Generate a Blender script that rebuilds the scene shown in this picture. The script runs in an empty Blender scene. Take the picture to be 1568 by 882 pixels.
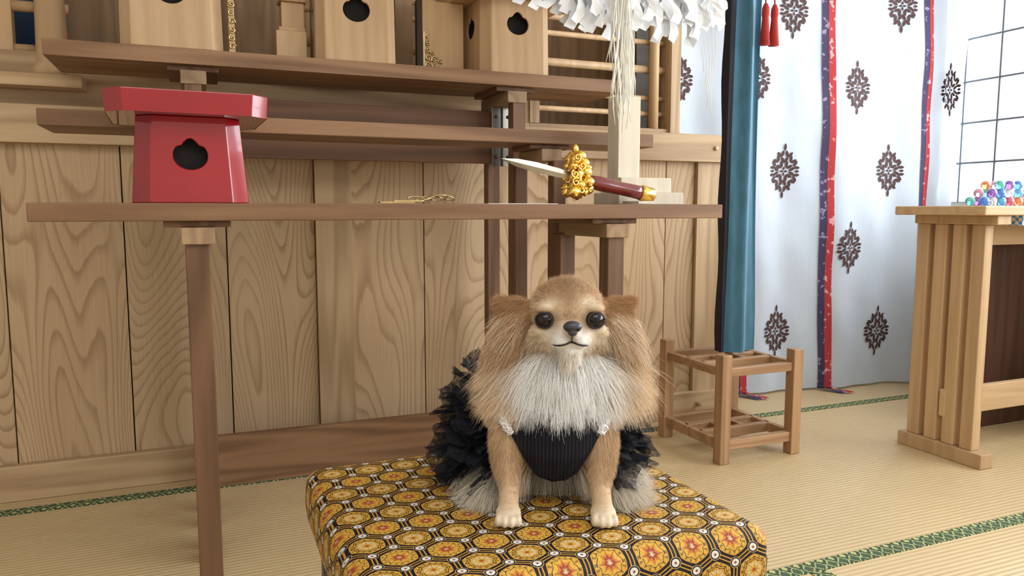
import bpy, math, random, bmesh
import numpy as np
from mathutils import Vector, Matrix, Euler
from mathutils.bvhtree import BVHTree
from mathutils.kdtree import KDTree
random.seed(4); np.random.seed(4)
scene=bpy.context.scene
scene.view_settings.view_transform='Standard'
ANG=math.radians(22.3)

# ---------------------------------------------------------------- node helper
class NT:
    def __init__(s,name):
        s.mat=bpy.data.materials.new(name); s.mat.use_nodes=True
        s.t=s.mat.node_tree; s.t.nodes.clear()
        s.out=s.t.nodes.new('ShaderNodeOutputMaterial')
        s.b=s.t.nodes.new('ShaderNodeBsdfPrincipled')
        s.t.links.new(s.b.outputs[0],s.out.inputs[0])
    def put(s,sock,val):
        if val is None: return
        if isinstance(val,bpy.types.NodeSocket): s.t.links.new(val,sock)
        else:
            if hasattr(sock.default_value,'__len__') and not hasattr(val,'__len__'):
                val=[val]*len(sock.default_value)
            if hasattr(val,'__len__') and len(val)==3 and len(sock.default_value)==4: val=(*val,1)
            sock.default_value=val
    def m(s,op,a,b=None,c=None,clamp=False):
        n=s.t.nodes.new('ShaderNodeMath'); n.operation=op; n.use_clamp=clamp
        s.put(n.inputs[0],a)
        if b is not None: s.put(n.inputs[1],b)
        if c is not None: s.put(n.inputs[2],c)
        return n.outputs[0]
    def vm(s,op,a,b=None):
        n=s.t.nodes.new('ShaderNodeVectorMath'); n.operation=op
        s.put(n.inputs[0],a)
        if b is not None: s.put(n.inputs[1],b)
        return n.outputs[0]
    def co(s,kind='Object'):
        return s.t.nodes.new('ShaderNodeTexCoord').outputs[kind]
    def sep(s,v):
        n=s.t.nodes.new('ShaderNodeSeparateXYZ'); s.put(n.inputs[0],v); return n.outputs
    def comb(s,x,y,z):
        n=s.t.nodes.new('ShaderNodeCombineXYZ'); s.put(n.inputs[0],x); s.put(n.inputs[1],y); s.put(n.inputs[2],z); return n.outputs[0]
    def noise(s,v,scale=1,detail=2,rough=.5):
        n=s.t.nodes.new('ShaderNodeTexNoise'); s.put(n.inputs['Vector'],v); n.inputs['Scale'].default_value=scale
        n.inputs['Detail'].default_value=detail; n.inputs['Roughness'].default_value=rough; return n.outputs[0]
    def ramp(s,f,stops,interp='LINEAR'):
        n=s.t.nodes.new('ShaderNodeValToRGB'); s.put(n.inputs[0],f); cr=n.color_ramp; cr.interpolation=interp
        while len(cr.elements)<len(stops): cr.elements.new(.5)
        for e,(p,c) in zip(cr.elements,stops):
            e.position=p
            if not hasattr(c,'__len__'): c=(c,c,c)
            e.color=(*c[:3],1)
        return n.outputs[0]
    def mix(s,f,a,b,mode='MIX'):
        n=s.t.nodes.new('ShaderNodeMix'); n.data_type='RGBA'; n.blend_type=mode
        s.put(n.inputs[0],f); s.put(n.inputs[6],a); s.put(n.inputs[7],b); return n.outputs[2]
    def bump(s,h,strength=.3,dist=.002):
        n=s.t.nodes.new('ShaderNodeBump'); n.inputs['Strength'].default_value=strength; n.inputs['Distance'].default_value=dist
        s.put(n.inputs['Height'],h); s.t.links.new(n.outputs[0],s.b.inputs['Normal'])
    def island(s):
        return s.t.nodes.new('ShaderNodeNewGeometry').outputs['Random Per Island']
    def set(s,**k):
        for a,v in k.items():
            s.put(s.b.inputs[{'col':'Base Color','rough':'Roughness','metal':'Metallic','coat':'Coat Weight','trans':'Transmission Weight','alpha':'Alpha','spec':'Specular IOR Level','emc':'Emission Color','ems':'Emission Strength','sheen':'Sheen Weight'}[a]],v)
        return s

def plain(name,col,rough=.6,var=.12,nscale=30,**k):
    n=NT(name); nz=n.noise(n.co(),nscale,3)
    d=tuple(c*(1-var) for c in col); l=tuple(min(1,c*(1+var)) for c in col)
    n.set(col=n.ramp(nz,[(.3,d),(.7,l)]),rough=rough,**k); return n.mat

def wood(name,c1,c2,axis='X',fine=90,rough=.55,ring=9,contrast=.6):
    n=NT(name); o=n.co(); x,y,z=n.sep(o)[:3]; r=n.island()
    off=n.m('MULTIPLY',r,37.)
    s=dict(X=(1.2,fine/5,fine/5),Y=(fine/5,1.2,fine/5),Z=(fine/5,fine/5,1.2))[axis]
    v=n.comb(n.m('MULTIPLY_ADD',x,s[0],off),n.m('MULTIPLY',y,s[1]),n.m('MULTIPLY',z,s[2]))
    n1=n.noise(v,.35,2); n2=n.noise(v,4,4,.6)
    rings=n.m('SINE',n.m('MULTIPLY',n1,ring*6.28))
    rings=n.m('MULTIPLY_ADD',rings,.5,.5)
    f=n.m('ADD',n.m('MULTIPLY',rings,contrast),n.m('MULTIPLY',n2,1-contrast*.6))
    c=n.ramp(f,[(.15,c1),(.95,c2)])
    br=n.m('MULTIPLY_ADD',r,.25,.87)
    c=n.mix(1.,c,n.comb(br,br,br),'MULTIPLY')
    n.set(col=c,rough=rough,spec=.35); n.bump(f,.15,.001); return n.mat

def plankwood(name,c1,c2):
    n=NT(name); o=n.co(); x,y,z=n.sep(o)[:3]; r=n.island(); off=n.m('MULTIPLY',r,53.)
    v=n.comb(n.m('MULTIPLY_ADD',x,4.6,off),off,n.m('MULTIPLY',z,.90))
    n1=n.noise(v,1.,.6,.35)
    v2=n.comb(n.m('MULTIPLY',x,60),off,n.m('MULTIPLY',z,4)); wob=n.noise(v2,.5,2)
    t=n.m('ADD',n.m('MULTIPLY',n1,38.),n.m('MULTIPLY',wob,.6))
    fr=n.m('FRACT',t)
    line=n.ramp(fr,[(0,0),(.58,.10),(.82,.75),(.90,1),(.97,.5),(1,0)])
    v3=n.comb(n.m('MULTIPLY_ADD',x,300,off),off,n.m('MULTIPLY',z,7)); fine=n.noise(v3,1,3)
    amp=n.noise(n.comb(n.m('MULTIPLY',x,5),off,n.m('MULTIPLY',z,1.5)),1,1)
    f=n.m('ADD',n.m('MULTIPLY',line,n.m('MULTIPLY_ADD',amp,.66,.12)),n.m('MULTIPLY',fine,.40))
    big=n.noise(n.comb(n.m('MULTIPLY',x,3),off,n.m('MULTIPLY',z,.8)),1,1)
    f=n.m('ADD',f,n.m('MULTIPLY_ADD',big,.5,-.25))
    c=n.ramp(f,[(.05,c2),(.95,c1)])
    br=n.m('MULTIPLY_ADD',r,.18,.90)
    c=n.mix(1.,c,n.comb(br,br,br),'MULTIPLY')
    n.set(col=c,rough=.6,spec=.3); n.bump(f,.12,.001); return n.mat

# ---------------------------------------------------------------- mesh builder
class MB:
    def __init__(s): s.v=[];s.f=[];s.m=[];s.s=[]
    def add(s,vs,fs,mi=0,sm=False):
        o=len(s.v); s.v+= [tuple(p) for p in vs]; s.f+=[tuple(i+o for i in f) for f in fs]
        s.m+=[mi]*len(fs); s.s+=[sm]*len(fs)
    def box(s,x0,x1,y0,y1,z0,z1,mi=0,M=None):
        vs=[Vector((x,y,z)) for z in (z0,z1) for y in (y0,y1) for x in (x0,x1)]
        if M is not None: vs=[M@p for p in vs]
        s.add(vs,[(0,2,3,1),(4,5,7,6),(0,1,5,4),(2,6,7,3),(0,4,6,2),(1,3,7,5)],mi)
    def prism(s,lo,hi,mi=0,sm=False,caps=True):
        n=len(lo); fs=[(i,(i+1)%n,n+(i+1)%n,n+i) for i in range(n)]
        if caps: fs+=[tuple(range(n))[::-1],tuple(range(n,2*n))]
        s.add(list(lo)+list(hi),fs,mi,sm)
    def tube(s,pts,rad,n=10,mi=0,sm=True,flat=1.):
        pts=[Vector(p) for p in pts]
        if not hasattr(rad,'__len__'): rad=[rad]*len(pts)
        vs=[]
        for i,p in enumerate(pts):
            d=(pts[min(i+1,len(pts)-1)]-pts[max(i-1,0)]).normalized()
            u=d.cross(Vector((0,1,0)) if abs(d.y)<.9 else Vector((1,0,0))).normalized(); w=d.cross(u)
            for k in range(n):
                a=2*math.pi*k/n; vs.append(p+(u*math.cos(a)+w*math.sin(a)*flat)*rad[i])
        fs=[(i*n+k,i*n+(k+1)%n,(i+1)*n+(k+1)%n,(i+1)*n+k) for i in range(len(pts)-1) for k in range(n)]
        fs+=[tuple(range(n))[::-1],tuple((len(pts)-1)*n+k for k in range(n))]
        s.add(vs,fs,mi,sm)
    def sph(s,c,r,mi=0,nu=20,nv=12,M=None):
        if not hasattr(r,'__len__'): r=(r,r,r)
        c=Vector(c); vs=[]
        for j in range(nv+1):
            th=math.pi*j/nv
            for i in range(nu):
                ph=2*math.pi*i/nu
                p=Vector((r[0]*math.sin(th)*math.cos(ph),r[1]*math.sin(th)*math.sin(ph),r[2]*math.cos(th)))
                if M is not None: p=M@p
                vs.append(c+p)
        fs=[(j*nu+i,(j+1)*nu+i,(j+1)*nu+(i+1)%nu,j*nu+(i+1)%nu) for j in range(nv) for i in range(nu)]
        s.add(vs,fs,mi,True)
    def grid(s,P,mi=0,sm=True):
        nu=len(P);nv=len(P[0]); vs=[p for row in P for p in row]
        fs=[(i*nv+j,i*nv+j+1,(i+1)*nv+j+1,(i+1)*nv+j) for i in range(nu-1) for j in range(nv-1)]
        s.add(vs,fs,mi,sm)
    def build(s,name,mats,parent=None,bevel=0,loc=None,fixn=True,solid=0):
        me=bpy.data.meshes.new(name); me.from_pydata(s.v,[],s.f)
        me.polygons.foreach_set('material_index',s.m); me.polygons.foreach_set('use_smooth',s.s)
        for m in mats: me.materials.append(m)
        me.update()
        if fixn:
            bm=bmesh.new(); bm.from_mesh(me); bmesh.ops.recalc_face_normals(bm,faces=bm.faces); bm.to_mesh(me); bm.free()
        ob=bpy.data.objects.new(name,me); scene.collection.objects.link(ob)
        if parent: ob.parent=parent
        if loc: ob.location=loc
        if bevel:
            b=ob.modifiers.new('bevel','BEVEL'); b.width=bevel; b.segments=2; b.limit_method='ANGLE'
        if solid:
            b=ob.modifiers.new('solid','SOLIDIFY'); b.thickness=solid; b.offset=0
        return ob
def empty(name,loc=(0,0,0),rz=0):
    e=bpy.data.objects.new(name,None); scene.collection.objects.link(e); e.location=loc; e.rotation_euler=(0,0,rz); e.empty_display_size=.05; return e

# ---------------------------------------------------------------- materials
M_plank=plankwood('cedar_planks',(.28,.155,.075),(.60,.43,.26))
M_trim=wood('cedar_trim',(.38,.24,.13),(.56,.39,.225),'X')
M_trimZ=wood('cedar_trim_vertical',(.38,.25,.135),(.57,.40,.235),'Z')
M_tab=wood('aged_brown_wood',(.155,.076,.036),(.30,.165,.085),'X',rough=.5)
M_tabZ=wood('aged_brown_wood_legs',(.10,.048,.024),(.195,.10,.052),'Z',rough=.5)
M_tabY=wood('aged_brown_wood_cross',(.11,.05,.024),(.2,.10,.05),'Y',rough=.5)
M_tabD=wood('aged_brown_wood_dark',(.085,.038,.018),(.16,.075,.036),'X',rough=.5)
M_tabEnd=wood('brown_end_grain',(.22,.135,.075),(.34,.22,.125),'Y',rough=.6)
M_hin=wood('hinoki_wood',(.52,.345,.18),(.68,.475,.275),'X',rough=.5,contrast=.35)
M_hinZ=wood('hinoki_wood_vertical',(.46,.295,.155),(.62,.42,.24),'Z',rough=.5,contrast=.35)
M_pale=wood('pale_wood',(.54,.48,.38),(.66,.60,.49),'Z',rough=.6,contrast=.3)
M_stand=wood('stand_wood',(.28,.155,.075),(.43,.26,.14),'Z',rough=.45)
M_stX=wood('stand_wood_rails',(.28,.155,.075),(.43,.26,.14),'X',rough=.45)
M_dark=plain('dark_recess',(.035,.022,.014),.8)
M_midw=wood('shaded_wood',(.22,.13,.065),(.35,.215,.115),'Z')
n=NT('red_lacquer'); n.set(col=n.ramp(n.noise(n.co(),6,2),[(.3,(.25,.0035,.008)),(.7,(.31,.005,.011))]),rough=.10,coat=.3,spec=.5); M_red=n.mat
M_black=plain('black_hollow_shade',(.01,.008,.008),.9)
M_gold=plain('gold',(.95,.60,.14),.2,.15,60,metal=1.)
M_brass=plain('brass',(.60,.46,.24),.3,.15,60,metal=1.)
M_steel=plain('steel',(.42,.40,.36),.25,.1,40,metal=1.)
M_ds=plain('dark_metal',(.05,.05,.055),.4)
M_hand=plain('lacquered_handle',(.15,.013,.012),.25,.2,50,coat=.5)
M_paper=plain('white_paper',(.84,.86,.90),.8,.04)
M_hemp=plain('hemp_fibre',(.82,.80,.72),.8,.08)
_n=NT('curtain_cloth')
_v=_n.noise(_n.co(),3,2); _n.set(col=_n.ramp(_v,[(.3,(.60,.68,.79)),(.7,(.70,.77,.88))]),rough=.85)
_w=_n.noise(_n.vm('MULTIPLY',_n.co(),(1,1,.35)),14,3); _n.bump(_w,.35,.01)
_tr=_n.t.nodes.new('ShaderNodeBsdfTranslucent'); _tr.inputs[0].default_value=(.78,.86,.97,1)
_mx=_n.t.nodes.new('ShaderNodeMixShader'); _mx.inputs[0].default_value=.28
_n.t.links.new(_n.b.outputs[0],_mx.inputs[1]); _n.t.links.new(_tr.outputs[0],_mx.inputs[2]); _n.t.links.new(_mx.outputs[0],_n.out.inputs[0]); M_cw=_n.mat
M_crest=plain('crest_print',(.06,.024,.022),.85)
def stripe(name,base,dot):
    n=NT(name); v=n.noise(n.co(),38,2); n.set(col=n.ramp(v,[(.60,base),(.66,dot)]),rough=.8); return n.mat
M_sred=stripe('red_ribbon',(.42,.03,.035),(.70,.35,.35)); M_snav=stripe('navy_ribbon',(.045,.03,.09),(.28,.22,.36))
n=NT('teal_cloth'); v=n.noise(n.vm('MULTIPLY',n.co(),(1,1,.3)),40,3); n.set(col=n.ramp(v,[(.3,(.034,.125,.195)),(.7,(.052,.170,.265))]),rough=.8,sheen=.25); M_teal=n.mat
M_navy=plain('navy_cloth',(.010,.012,.026),.8)
M_tassel=plain('red_tassel_thread',(.36,.025,.02),.8,.3,200)
M_plaster=plain('plaster',(.69,.67,.62),.9,.03,8)
M_frame=plain('dark_window_bar',(.16,.18,.21),.6)

# tatami
n=NT('tatami'); x,y,z=n.sep(n.co())[:3]
w=n.m('SINE',n.m('MULTIPLY',y,2*math.pi/.0155))
fine=n.noise(n.comb(n.m('MULTIPLY',x,14),n.m('MULTIPLY',y,220),0),1,3)
big=n.noise(n.co(),1.3,3)
f=n.m('ADD',n.m('MULTIPLY_ADD',w,.08,.12),n.m('ADD',n.m('MULTIPLY',fine,.5),n.m('MULTIPLY',big,.4)))
n.set(col=n.ramp(f,[(.2,(.42,.30,.15)),(.85,(.66,.50,.28))]),rough=.45); n.bump(w,.35,.0015); M_tat=n.mat
def herimat(name,ax):
    n=NT(name); o=n.co(); x,y,z=n.sep(o)[:3]
    a,b=(x,y) if ax=='X' else (y,x)
    u=n.m('MULTIPLY',a,1/.036); v=n.m('MULTIPLY',b,1/.045)
    fu=n.m('ABSOLUTE',n.m('SUBTRACT',n.m('FRACT',u),.5)); fv=n.m('ABSOLUTE',n.m('SUBTRACT',n.m('FRACT',v),.5))
    d=n.m('ADD',fu,fv); k=n.noise(o,220,1)
    c=n.ramp(n.m('ADD',d,n.m('MULTIPLY_ADD',k,.3,-.15)),[(0,(.48,.46,.17)),(.22,(.03,.07,.035)),(.42,(.02,.05,.03)),(.5,(.42,.41,.18)),(.62,(.05,.09,.04))],'CONSTANT')
    n.set(col=c,rough=.8); return n.mat
M_heriX=herimat('tatami_border_cloth','X'); M_heriY=herimat('tatami_border_cloth_cross','Y')

# brocade
n=NT('brocade'); uv=n.co('UV'); x,y,_=n.sep(uv)[:3]
C=.061
u=n.m('MULTIPLY',x,1/C); v=n.m('MULTIPLY',y,1/C*1.12); R3=math.sqrt(3)
def cell(u,v,ox,oy):
    a=n.m('ADD',u,ox); b=n.m('ADD',n.m('DIVIDE',v,R3),oy)
    fx=n.m('SUBTRACT',n.m('FRACT',a),.5); fy=n.m('MULTIPLY',n.m('SUBTRACT',n.m('FRACT',b),.5),R3)
    r=n.m('SQRT',n.m('ADD',n.m('MULTIPLY',fx,fx),n.m('MULTIPLY',fy,fy)))
    return fx,fy,r
A=cell(u,v,100,100); B=cell(u,v,100.5,100.5)
sel=n.m('LESS_THAN',B[2],A[2])
def pick(i):
    return n.m('ADD',n.m('MULTIPLY',B[i],sel),n.m('MULTIPLY',A[i],n.m('SUBTRACT',1,sel)))
fx,fy,r=pick(0),pick(1),pick(2)
kind=sel
ax_=n.m('ABSOLUTE',fx); ay_=n.m('ABSOLUTE',fy)
hexd=n.m('MAXIMUM',ax_,n.m('ADD',n.m('MULTIPLY',ax_,.5),n.m('MULTIPLY',ay_,R3/2)))
octd=n.m('ADD',n.m('MULTIPLY',hexd,.6),n.m('MULTIPLY',r,.4))
th=n.m('ARCTAN2',fy,fx)
pet=n.m('ADD',r,n.m('MULTIPLY',n.m('COSINE',n.m('MULTIPLY',th,8.)),-.022))
GOLD=(.54,.28,.035);DK=(.007,.005,.012);ORG=(.50,.19,.025);CRM=(.58,.46,.25);REDc=(.30,.05,.025);YEL=(.60,.35,.05)
c1=n.ramp(pet,[(0,CRM),(.04,REDc),(.11,ORG),(.17,YEL),(.265,DK),(.28,YEL),(.36,ORG),(.375,GOLD)],'CONSTANT')
c2=n.ramp(pet,[(0,REDc),(.05,YEL),(.12,CRM),(.19,YEL),(.24,DK),(.26,GOLD),(.30,DK),(.315,YEL),(.36,GOLD)],'CONSTANT')
spk=n.m('GREATER_THAN',n.m('COSINE',n.m('MULTIPLY',th,16.)),.5); inz=n.m('MULTIPLY',spk,n.m('MULTIPLY',n.m('GREATER_THAN',r,.28),n.m('LESS_THAN',r,.36)))
med=n.mix(kind,c1,c2); med=n.mix(n.m('MULTIPLY',inz,.6),med,DK)
spk2=n.m('MULTIPLY',n.m('GREATER_THAN',n.m('COSINE',n.m('MULTIPLY',th,8.)),.93),n.m('MULTIPLY',n.m('GREATER_THAN',r,.08),n.m('LESS_THAN',r,.25))); med=n.mix(n.m('MULTIPLY',spk2,.7),med,REDc)
o_=n.ramp(octd,[(0,0),(.375,1)],'CONSTANT')
med=n.mix(o_,med,DK)
g_=n.m('MULTIPLY',n.m('GREATER_THAN',hexd,.443),n.m('LESS_THAN',hexd,.472)); med=n.mix(g_,med,GOLD)
def dist(px,py):
    a=n.m('SUBTRACT',ax_,px); b=n.m('SUBTRACT',ay_,py); return n.m('SQRT',n.m('ADD',n.m('MULTIPLY',a,a),n.m('MULTIPLY',b,b)))
dv=n.m('MINIMUM',dist(0,.577),dist(.5,.289))
dc=n.ramp(dv,[(0,(.25,.05,.05)),(.03,(.66,.64,.56)),(.09,DK),(.125,(.5,.33,.12))],'CONSTANT')
med=n.mix(n.m('LESS_THAN',dv,.14),med,dc)
thr=n.noise(n.vm('MULTIPLY',uv,(900,250,1)),1,2); br=n.m('MULTIPLY_ADD',thr,.8,.5); med=n.mix(1.,med,n.comb(br,br,br),'MULTIPLY')
n.set(col=med,rough=.6,spec=.25); n.bump(thr,.3,.001); M_broc=n.mat

# ---------------------------------------------------------------- room
mb=MB(); mb.box(-2.2,3.5,-2.,3.6,-.05,0.0); mb.build('floor',[M_tat])
mb=MB()
mb.box(-1.75,3.3,2.395,2.44,0,.0025,0); mb.box(-1.75,3.3,1.29,1.335,0,.0025,0)
mb.build('trim_1',[M_heriX])
mb=MB(); mb.box(1.285,1.33,-2,1.29,0,.0025,0); mb.box(-1.0,-.955,1.335,2.395,0,.0025,0); mb.build('trim_2',[M_heriY])

mb=MB()
edges=[-1.76,-1.46,-1.15,-.84,-.531,-.221,.067,.341,.459,.710,.96,1.21,1.46,1.70,1.837,1.96]
for i in range(len(edges)-1):
    a,b=edges[i],edges[i+1]; g=.0018
    if abs(a-.341)<1e-6 or abs(a-1.837)<1e-6: mb.box(a,b,2.522,2.62,0,1.04,1)
    else: mb.box(a+g,b-g,2.54,2.60,0,1.04,0)
mb.box(-1.76,1.95,2.56,2.61,0,1.04,2)
mb.box(-1.76,1.12,2.565,2.62,1.14,1.30,3)
mb.box(1.12,1.757,2.565,2.62,1.14,1.165,3)
mb.box(1.12,1.16,2.56,2.62,1.165,2.4,1); mb.box(1.72,1.765,2.55,2.63,1.14,2.4,1)
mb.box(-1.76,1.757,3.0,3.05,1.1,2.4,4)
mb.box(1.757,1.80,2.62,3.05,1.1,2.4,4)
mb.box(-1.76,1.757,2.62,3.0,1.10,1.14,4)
mb.build('wall_back',[M_plank,M_trimZ,M_dark,M_trim,M_midw],bevel=.0015)
mb=MB(); mb.box(-1.76,1.965,2.495,2.56,1.036,1.143,0); mb.box(-1.76,-.30,2.47,2.60,1.19,1.225,0)
mb.tube([(1.90,2.496,1.09),(1.90,2.486,1.09)],.009,12,0)
mb.build('trim_3',[M_trim],bevel=.003)
mb=MB(); mb.box(-1.76,1.96,2.505,2.54,0,.105,0); mb.tube([(1.85,2.506,.055),(1.85,2.485,.055)],.010,12,0); mb.build('baseboard_back',[M_trim],bevel=.003)
mb=MB()
for zz,r_ in ((1.31,.014),(1.43,.016),(1.56,.016)): mb.tube([(-1.7,2.60,zz),(-.34,2.60,zz)],r_,12,0)
for xx in (-1.4,-1.1,-.8,-.50): mb.box(xx-.02,xx+.02,2.575,2.615,1.225,1.9,0)
mb.tube([(-.385,2.58,1.225),(-.385,2.58,1.25),(-.385,2.58,1.27),(-.385,2.58,1.55),(-.385,2.58,1.9)],[.058,.055,.042,.037,.037],20,0)
for zz,r_ in ((1.225,.010),(1.285,.010),(1.395,.015),(1.50,.010),(1.56,.012)): mb.tube([(.3,2.60,zz),(1.75,2.60,zz)],r_,12,0)
for xx in (1.10,1.66,): mb.tube([(xx,2.58,1.165),(xx,2.58,1.5),(xx,2.58,2.)],[.02,.02,.02],14,0)
for xx in (.1,.66): mb.box(xx-.03,xx+.03,2.58,2.63,1.30,2.0,1)
mb.build('wooden_railing',[M_hinZ,M_midw],bevel=0)
mb=MB(); P=[]
for i in range(40):
    x_=-1.74+1.32*i/39; P.append([(x_,2.95+.012*math.sin(i*1.1),z_) for z_ in (1.30,1.6,2.1)])
mb.grid(P,0); mb.build('blue_hanging_cloth',[plain('indigo_cloth',(.02,.05,.12),.8)],solid=.003)

mb=MB(); mb.box(-1.86,-1.76,-2,3.05,0,2.4); mb.build('wall_left',[M_plaster])
mb=MB(); mb.box(-1.9,3.5,-2.1,-2.0,0,2.4); mb.build('wall_front',[M_plaster])
mb=MB(); mb.box(-1.9,3.5,-2.1,3.6,2.4,2.45); mb.build('ceiling',[M_plaster])
mb=MB(); mb.box(3.32,3.40,-2,3.6,0,.88); mb.box(3.32,3.40,-2,3.6,2.15,2.4); mb.box(3.32,3.40,2.56,3.6,.88,2.15)
mb.box(1.757,3.4,3.1,3.15,0,2.4)
mb.build('wall_right',[M_plaster])
mb=MB()
yy=2.53
while yy>-1.9:
    mb.box(3.335,3.345,yy-.004,yy+.004,.88,2.15,0); yy-=.168
for zz in (.88,1.065,1.25,1.44,1.635,1.83,2.02,2.15): mb.box(3.333,3.347,-2,2.56,zz-.004,zz+.004,0)
mb.build('window_1',[M_frame])
# ---------------------------------------------------------------- curtain
def cy(x): return 2.715-.13*(x-2.3)
def path(s):
    if s<=3.16: return s,cy(s)
    t=(s-3.16)/.22
    if t<=1: return 3.16+.09*math.sin(t*math.pi/2),cy(3.16)-.10*(1-math.cos(t*math.pi/2))
    return 3.25+.01*(s-3.38),cy(3.16)-.10-(s-3.38)
def cp(s,z,off=0):
    x,y=path(s); k=(.45+.55*(1-z/2.3))
    y+= .017*math.sin(s*13+.7*math.sin(z*1.3))*k+.006*math.sin(s*31+1.+1.2*z)*k+.005*math.sin(z*5+s*9)+.003*math.sin(z*11-s*6)+.002*math.sin(z*17+s*25)
    if s>3.3: x+=.01*math.sin(s*30)
    return (x-(off if s>3.3 else 0),y-off,z)
mb=MB()
def smax(z): return 3.335+.06*z
S0=1.70; NU=150;NV=60
P=[]
for i in range(NU+1):
    row=[]
    for j in range(NV+1):
        z=.012+2.3*j/NV; s=S0+(smax(z)-S0)*i/NU; row.append(cp(s,z))
    P.append(row)
mb.grid(P,0)
def strip(s0,s1,mi,off,zs=(.0,2.3),slant=-.03):
    P=[]
    for i in range(7):
        P.append([cp(s0+(s1-s0)*i/6+slant*(z_-.0),max(z_,.004),off) for z_ in np.linspace(zs[0]+.01,zs[1],70)])
    mb.grid(P,mi)
for s in (2.24,2.68,3.215):
    strip(s-.030,s+.0,2,.004); strip(s+.0,s+.030,1,.005)
    # ribbon tails resting on the mat
    for k_,(d0,mi) in enumerate(((-.03,2),(.0,1))):
        P=[]
        for i in range(4):
            row=[]
            for t in np.linspace(0,1,6):
                bx,by,_z=cp(s+d0+.01*i,.014,.005); row.append((bx+.05*t,by-.10*t,.014*(1-t)+.005+.004*math.sin(t*6+i)))
            P.append(row)
        mb.grid(P,mi)
def petal(cx,cz,ux,uz,l,w):
    pts=[(-.5,0),(-.25,.40),(.15,.5),(.5,.2),(.5,-.2),(.15,-.5),(-.25,-.40)]
    vs=[]
    for a,b in pts:
        sx=cx+ux*a*l-uz*b*w; sz=cz+uz*a*l+ux*b*w; vs.append(cp(sx,sz,.004))
    mb.add(vs,[tuple(range(len(vs)))],3)
def crest(cx,cz):
    for i in range(-2,3):
        for j in range(-2,3):
            u=(i+j)*.5; v=(i-j)*.5
            if abs(i)==2 and abs(j)==2: continue
            px,pz=cx+u*.037,cz+v*.050
            if i or j:
                a=math.atan2(v*1.4+.001,u+.001)
                for da in (-.5,.5): petal(px+.008*math.cos(a+1.57)*np.sign(da),pz+.009*math.sin(a+1.57)*np.sign(da),math.cos(a+da),math.sin(a+da),.030,.014)
            else:
                for a in (0,1.57,3.14,4.71): petal(px+.009*math.cos(a),pz+.012*math.sin(a),math.cos(a),math.sin(a),.016,.010)
    for sg in (1,-1):
        petal(cx,cz+sg*.106,0,1,.034,.013); petal(cx+sg*.062,cz,1,0,.02,.012)
for x_,z_ in ((2.45,1.72),(2.44,1.02),(2.42,.29),(2.79,1.40),(2.78,.67),(3.02,1.78),(3.0,1.03),(2.97,.27),(3.335,1.40),(3.325,.66),(2.27,1.42),(2.18,.66),(1.9,1.4),(3.3,2.1),(2.75,2.1)): crest(x_,z_)
mb.build('crested_curtain',[M_cw,M_sred,M_snav,M_crest],fixn=False)

# ---------------------------------------------------------------- shrine tables
def table(name,x0,x1,y0,y1,zt,th,lx0,lx1,legs,lw,extra=None):
    mb=MB()
    mb.box(x0,x1,y0,y1,zt-th,zt,0)
    for lx in (lx0,lx1):
        mb.box(lx-.062,lx+.066,y0+.03,y1-.03,zt-th-.013,zt-th,2)
        mb.box(lx-.030,lx+.034,y0+.015,y1-.01,zt-th-.048,zt-th-.013,3)
    for lx,ly in legs: mb.box(lx-lw/2,lx+lw/2,ly-lw/2,ly+lw/2,.0,zt-th-.045,1)
    if extra: extra(mb)
    return mb.build(name,[M_tab,M_tabZ,M_tabY,M_tabEnd,M_steel,M_dark,M_tabD],bevel=.0025)
table('offering_table',-.303,1.276,1.64,1.94,.862,.036,-.012,.965,[(-.012,1.69),(-.012,1.91),(.97,1.69),(.945,1.915)],.047)
table('offering_table',-.33,1.262,1.955,2.15,1.072,.038,-.012,.93,[(-.01,1.985),(-.01,2.125),(.955,1.985),(.895,2.125)],.04)
def ex(mb):
    mb.box(.0,.92,2.40,2.425,.0,.16,0)
    mb.box(.0,.92,2.36,2.385,1.0,1.17,6)
    mb.box(.885,.955,2.33,2.339,.99,1.18,4)
    for zz in (1.02,1.15):
        for xx in (.9,.94): mb.sph((xx,2.33,zz),(.006,.004,.006),5,10,8)
    mb.box(.917,.923,2.327,2.331,.99,1.18,5)
table('offering_table',-.35,1.296,2.20,2.47,1.270,.040,-.01,.925,[(-.01,2.24),(-.01,2.42),(.935,2.24),(.918,2.42)],.042,ex)

# ---------------------------------------------------------------- sanbo stands
def octp(hw,c,z):
    hy=hw
    return [(hw-c,-hy,z),(hw,-hy+c,z),(hw,hy-c,z),(hw-c,hy,z),(-hw+c,hy,z),(-hw,hy-c,z),(-hw,-hy+c,z),(-hw+c,-hy,z)]
def boolean(ob,cutters):
    for c in cutters:
        m=ob.modifiers.new('b','BOOLEAN'); m.operation='DIFFERENCE'; m.object=c; m.solver='EXACT'
    dg=bpy.context.evaluated_depsgraph_get(); me=bpy.data.meshes.new_from_object(ob.evaluated_get(dg))
    ob.modifiers.clear(); ob.data=me
    for c in cutters: bpy.data.objects.remove(c)
def holeprof(r):
    pts=[]
    for k in range(64):
        a=2*math.pi*k/64
        d=abs((a-math.pi/2+math.pi)%(2*math.pi)-math.pi)
        rr=r*(1+.20*math.exp(-(d/.26)**2)-.13*math.exp(-((d-.62)/.2)**2))
        pts.append((rr*1.06*math.cos(a),rr*.92*math.sin(a)))
    return pts
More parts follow.
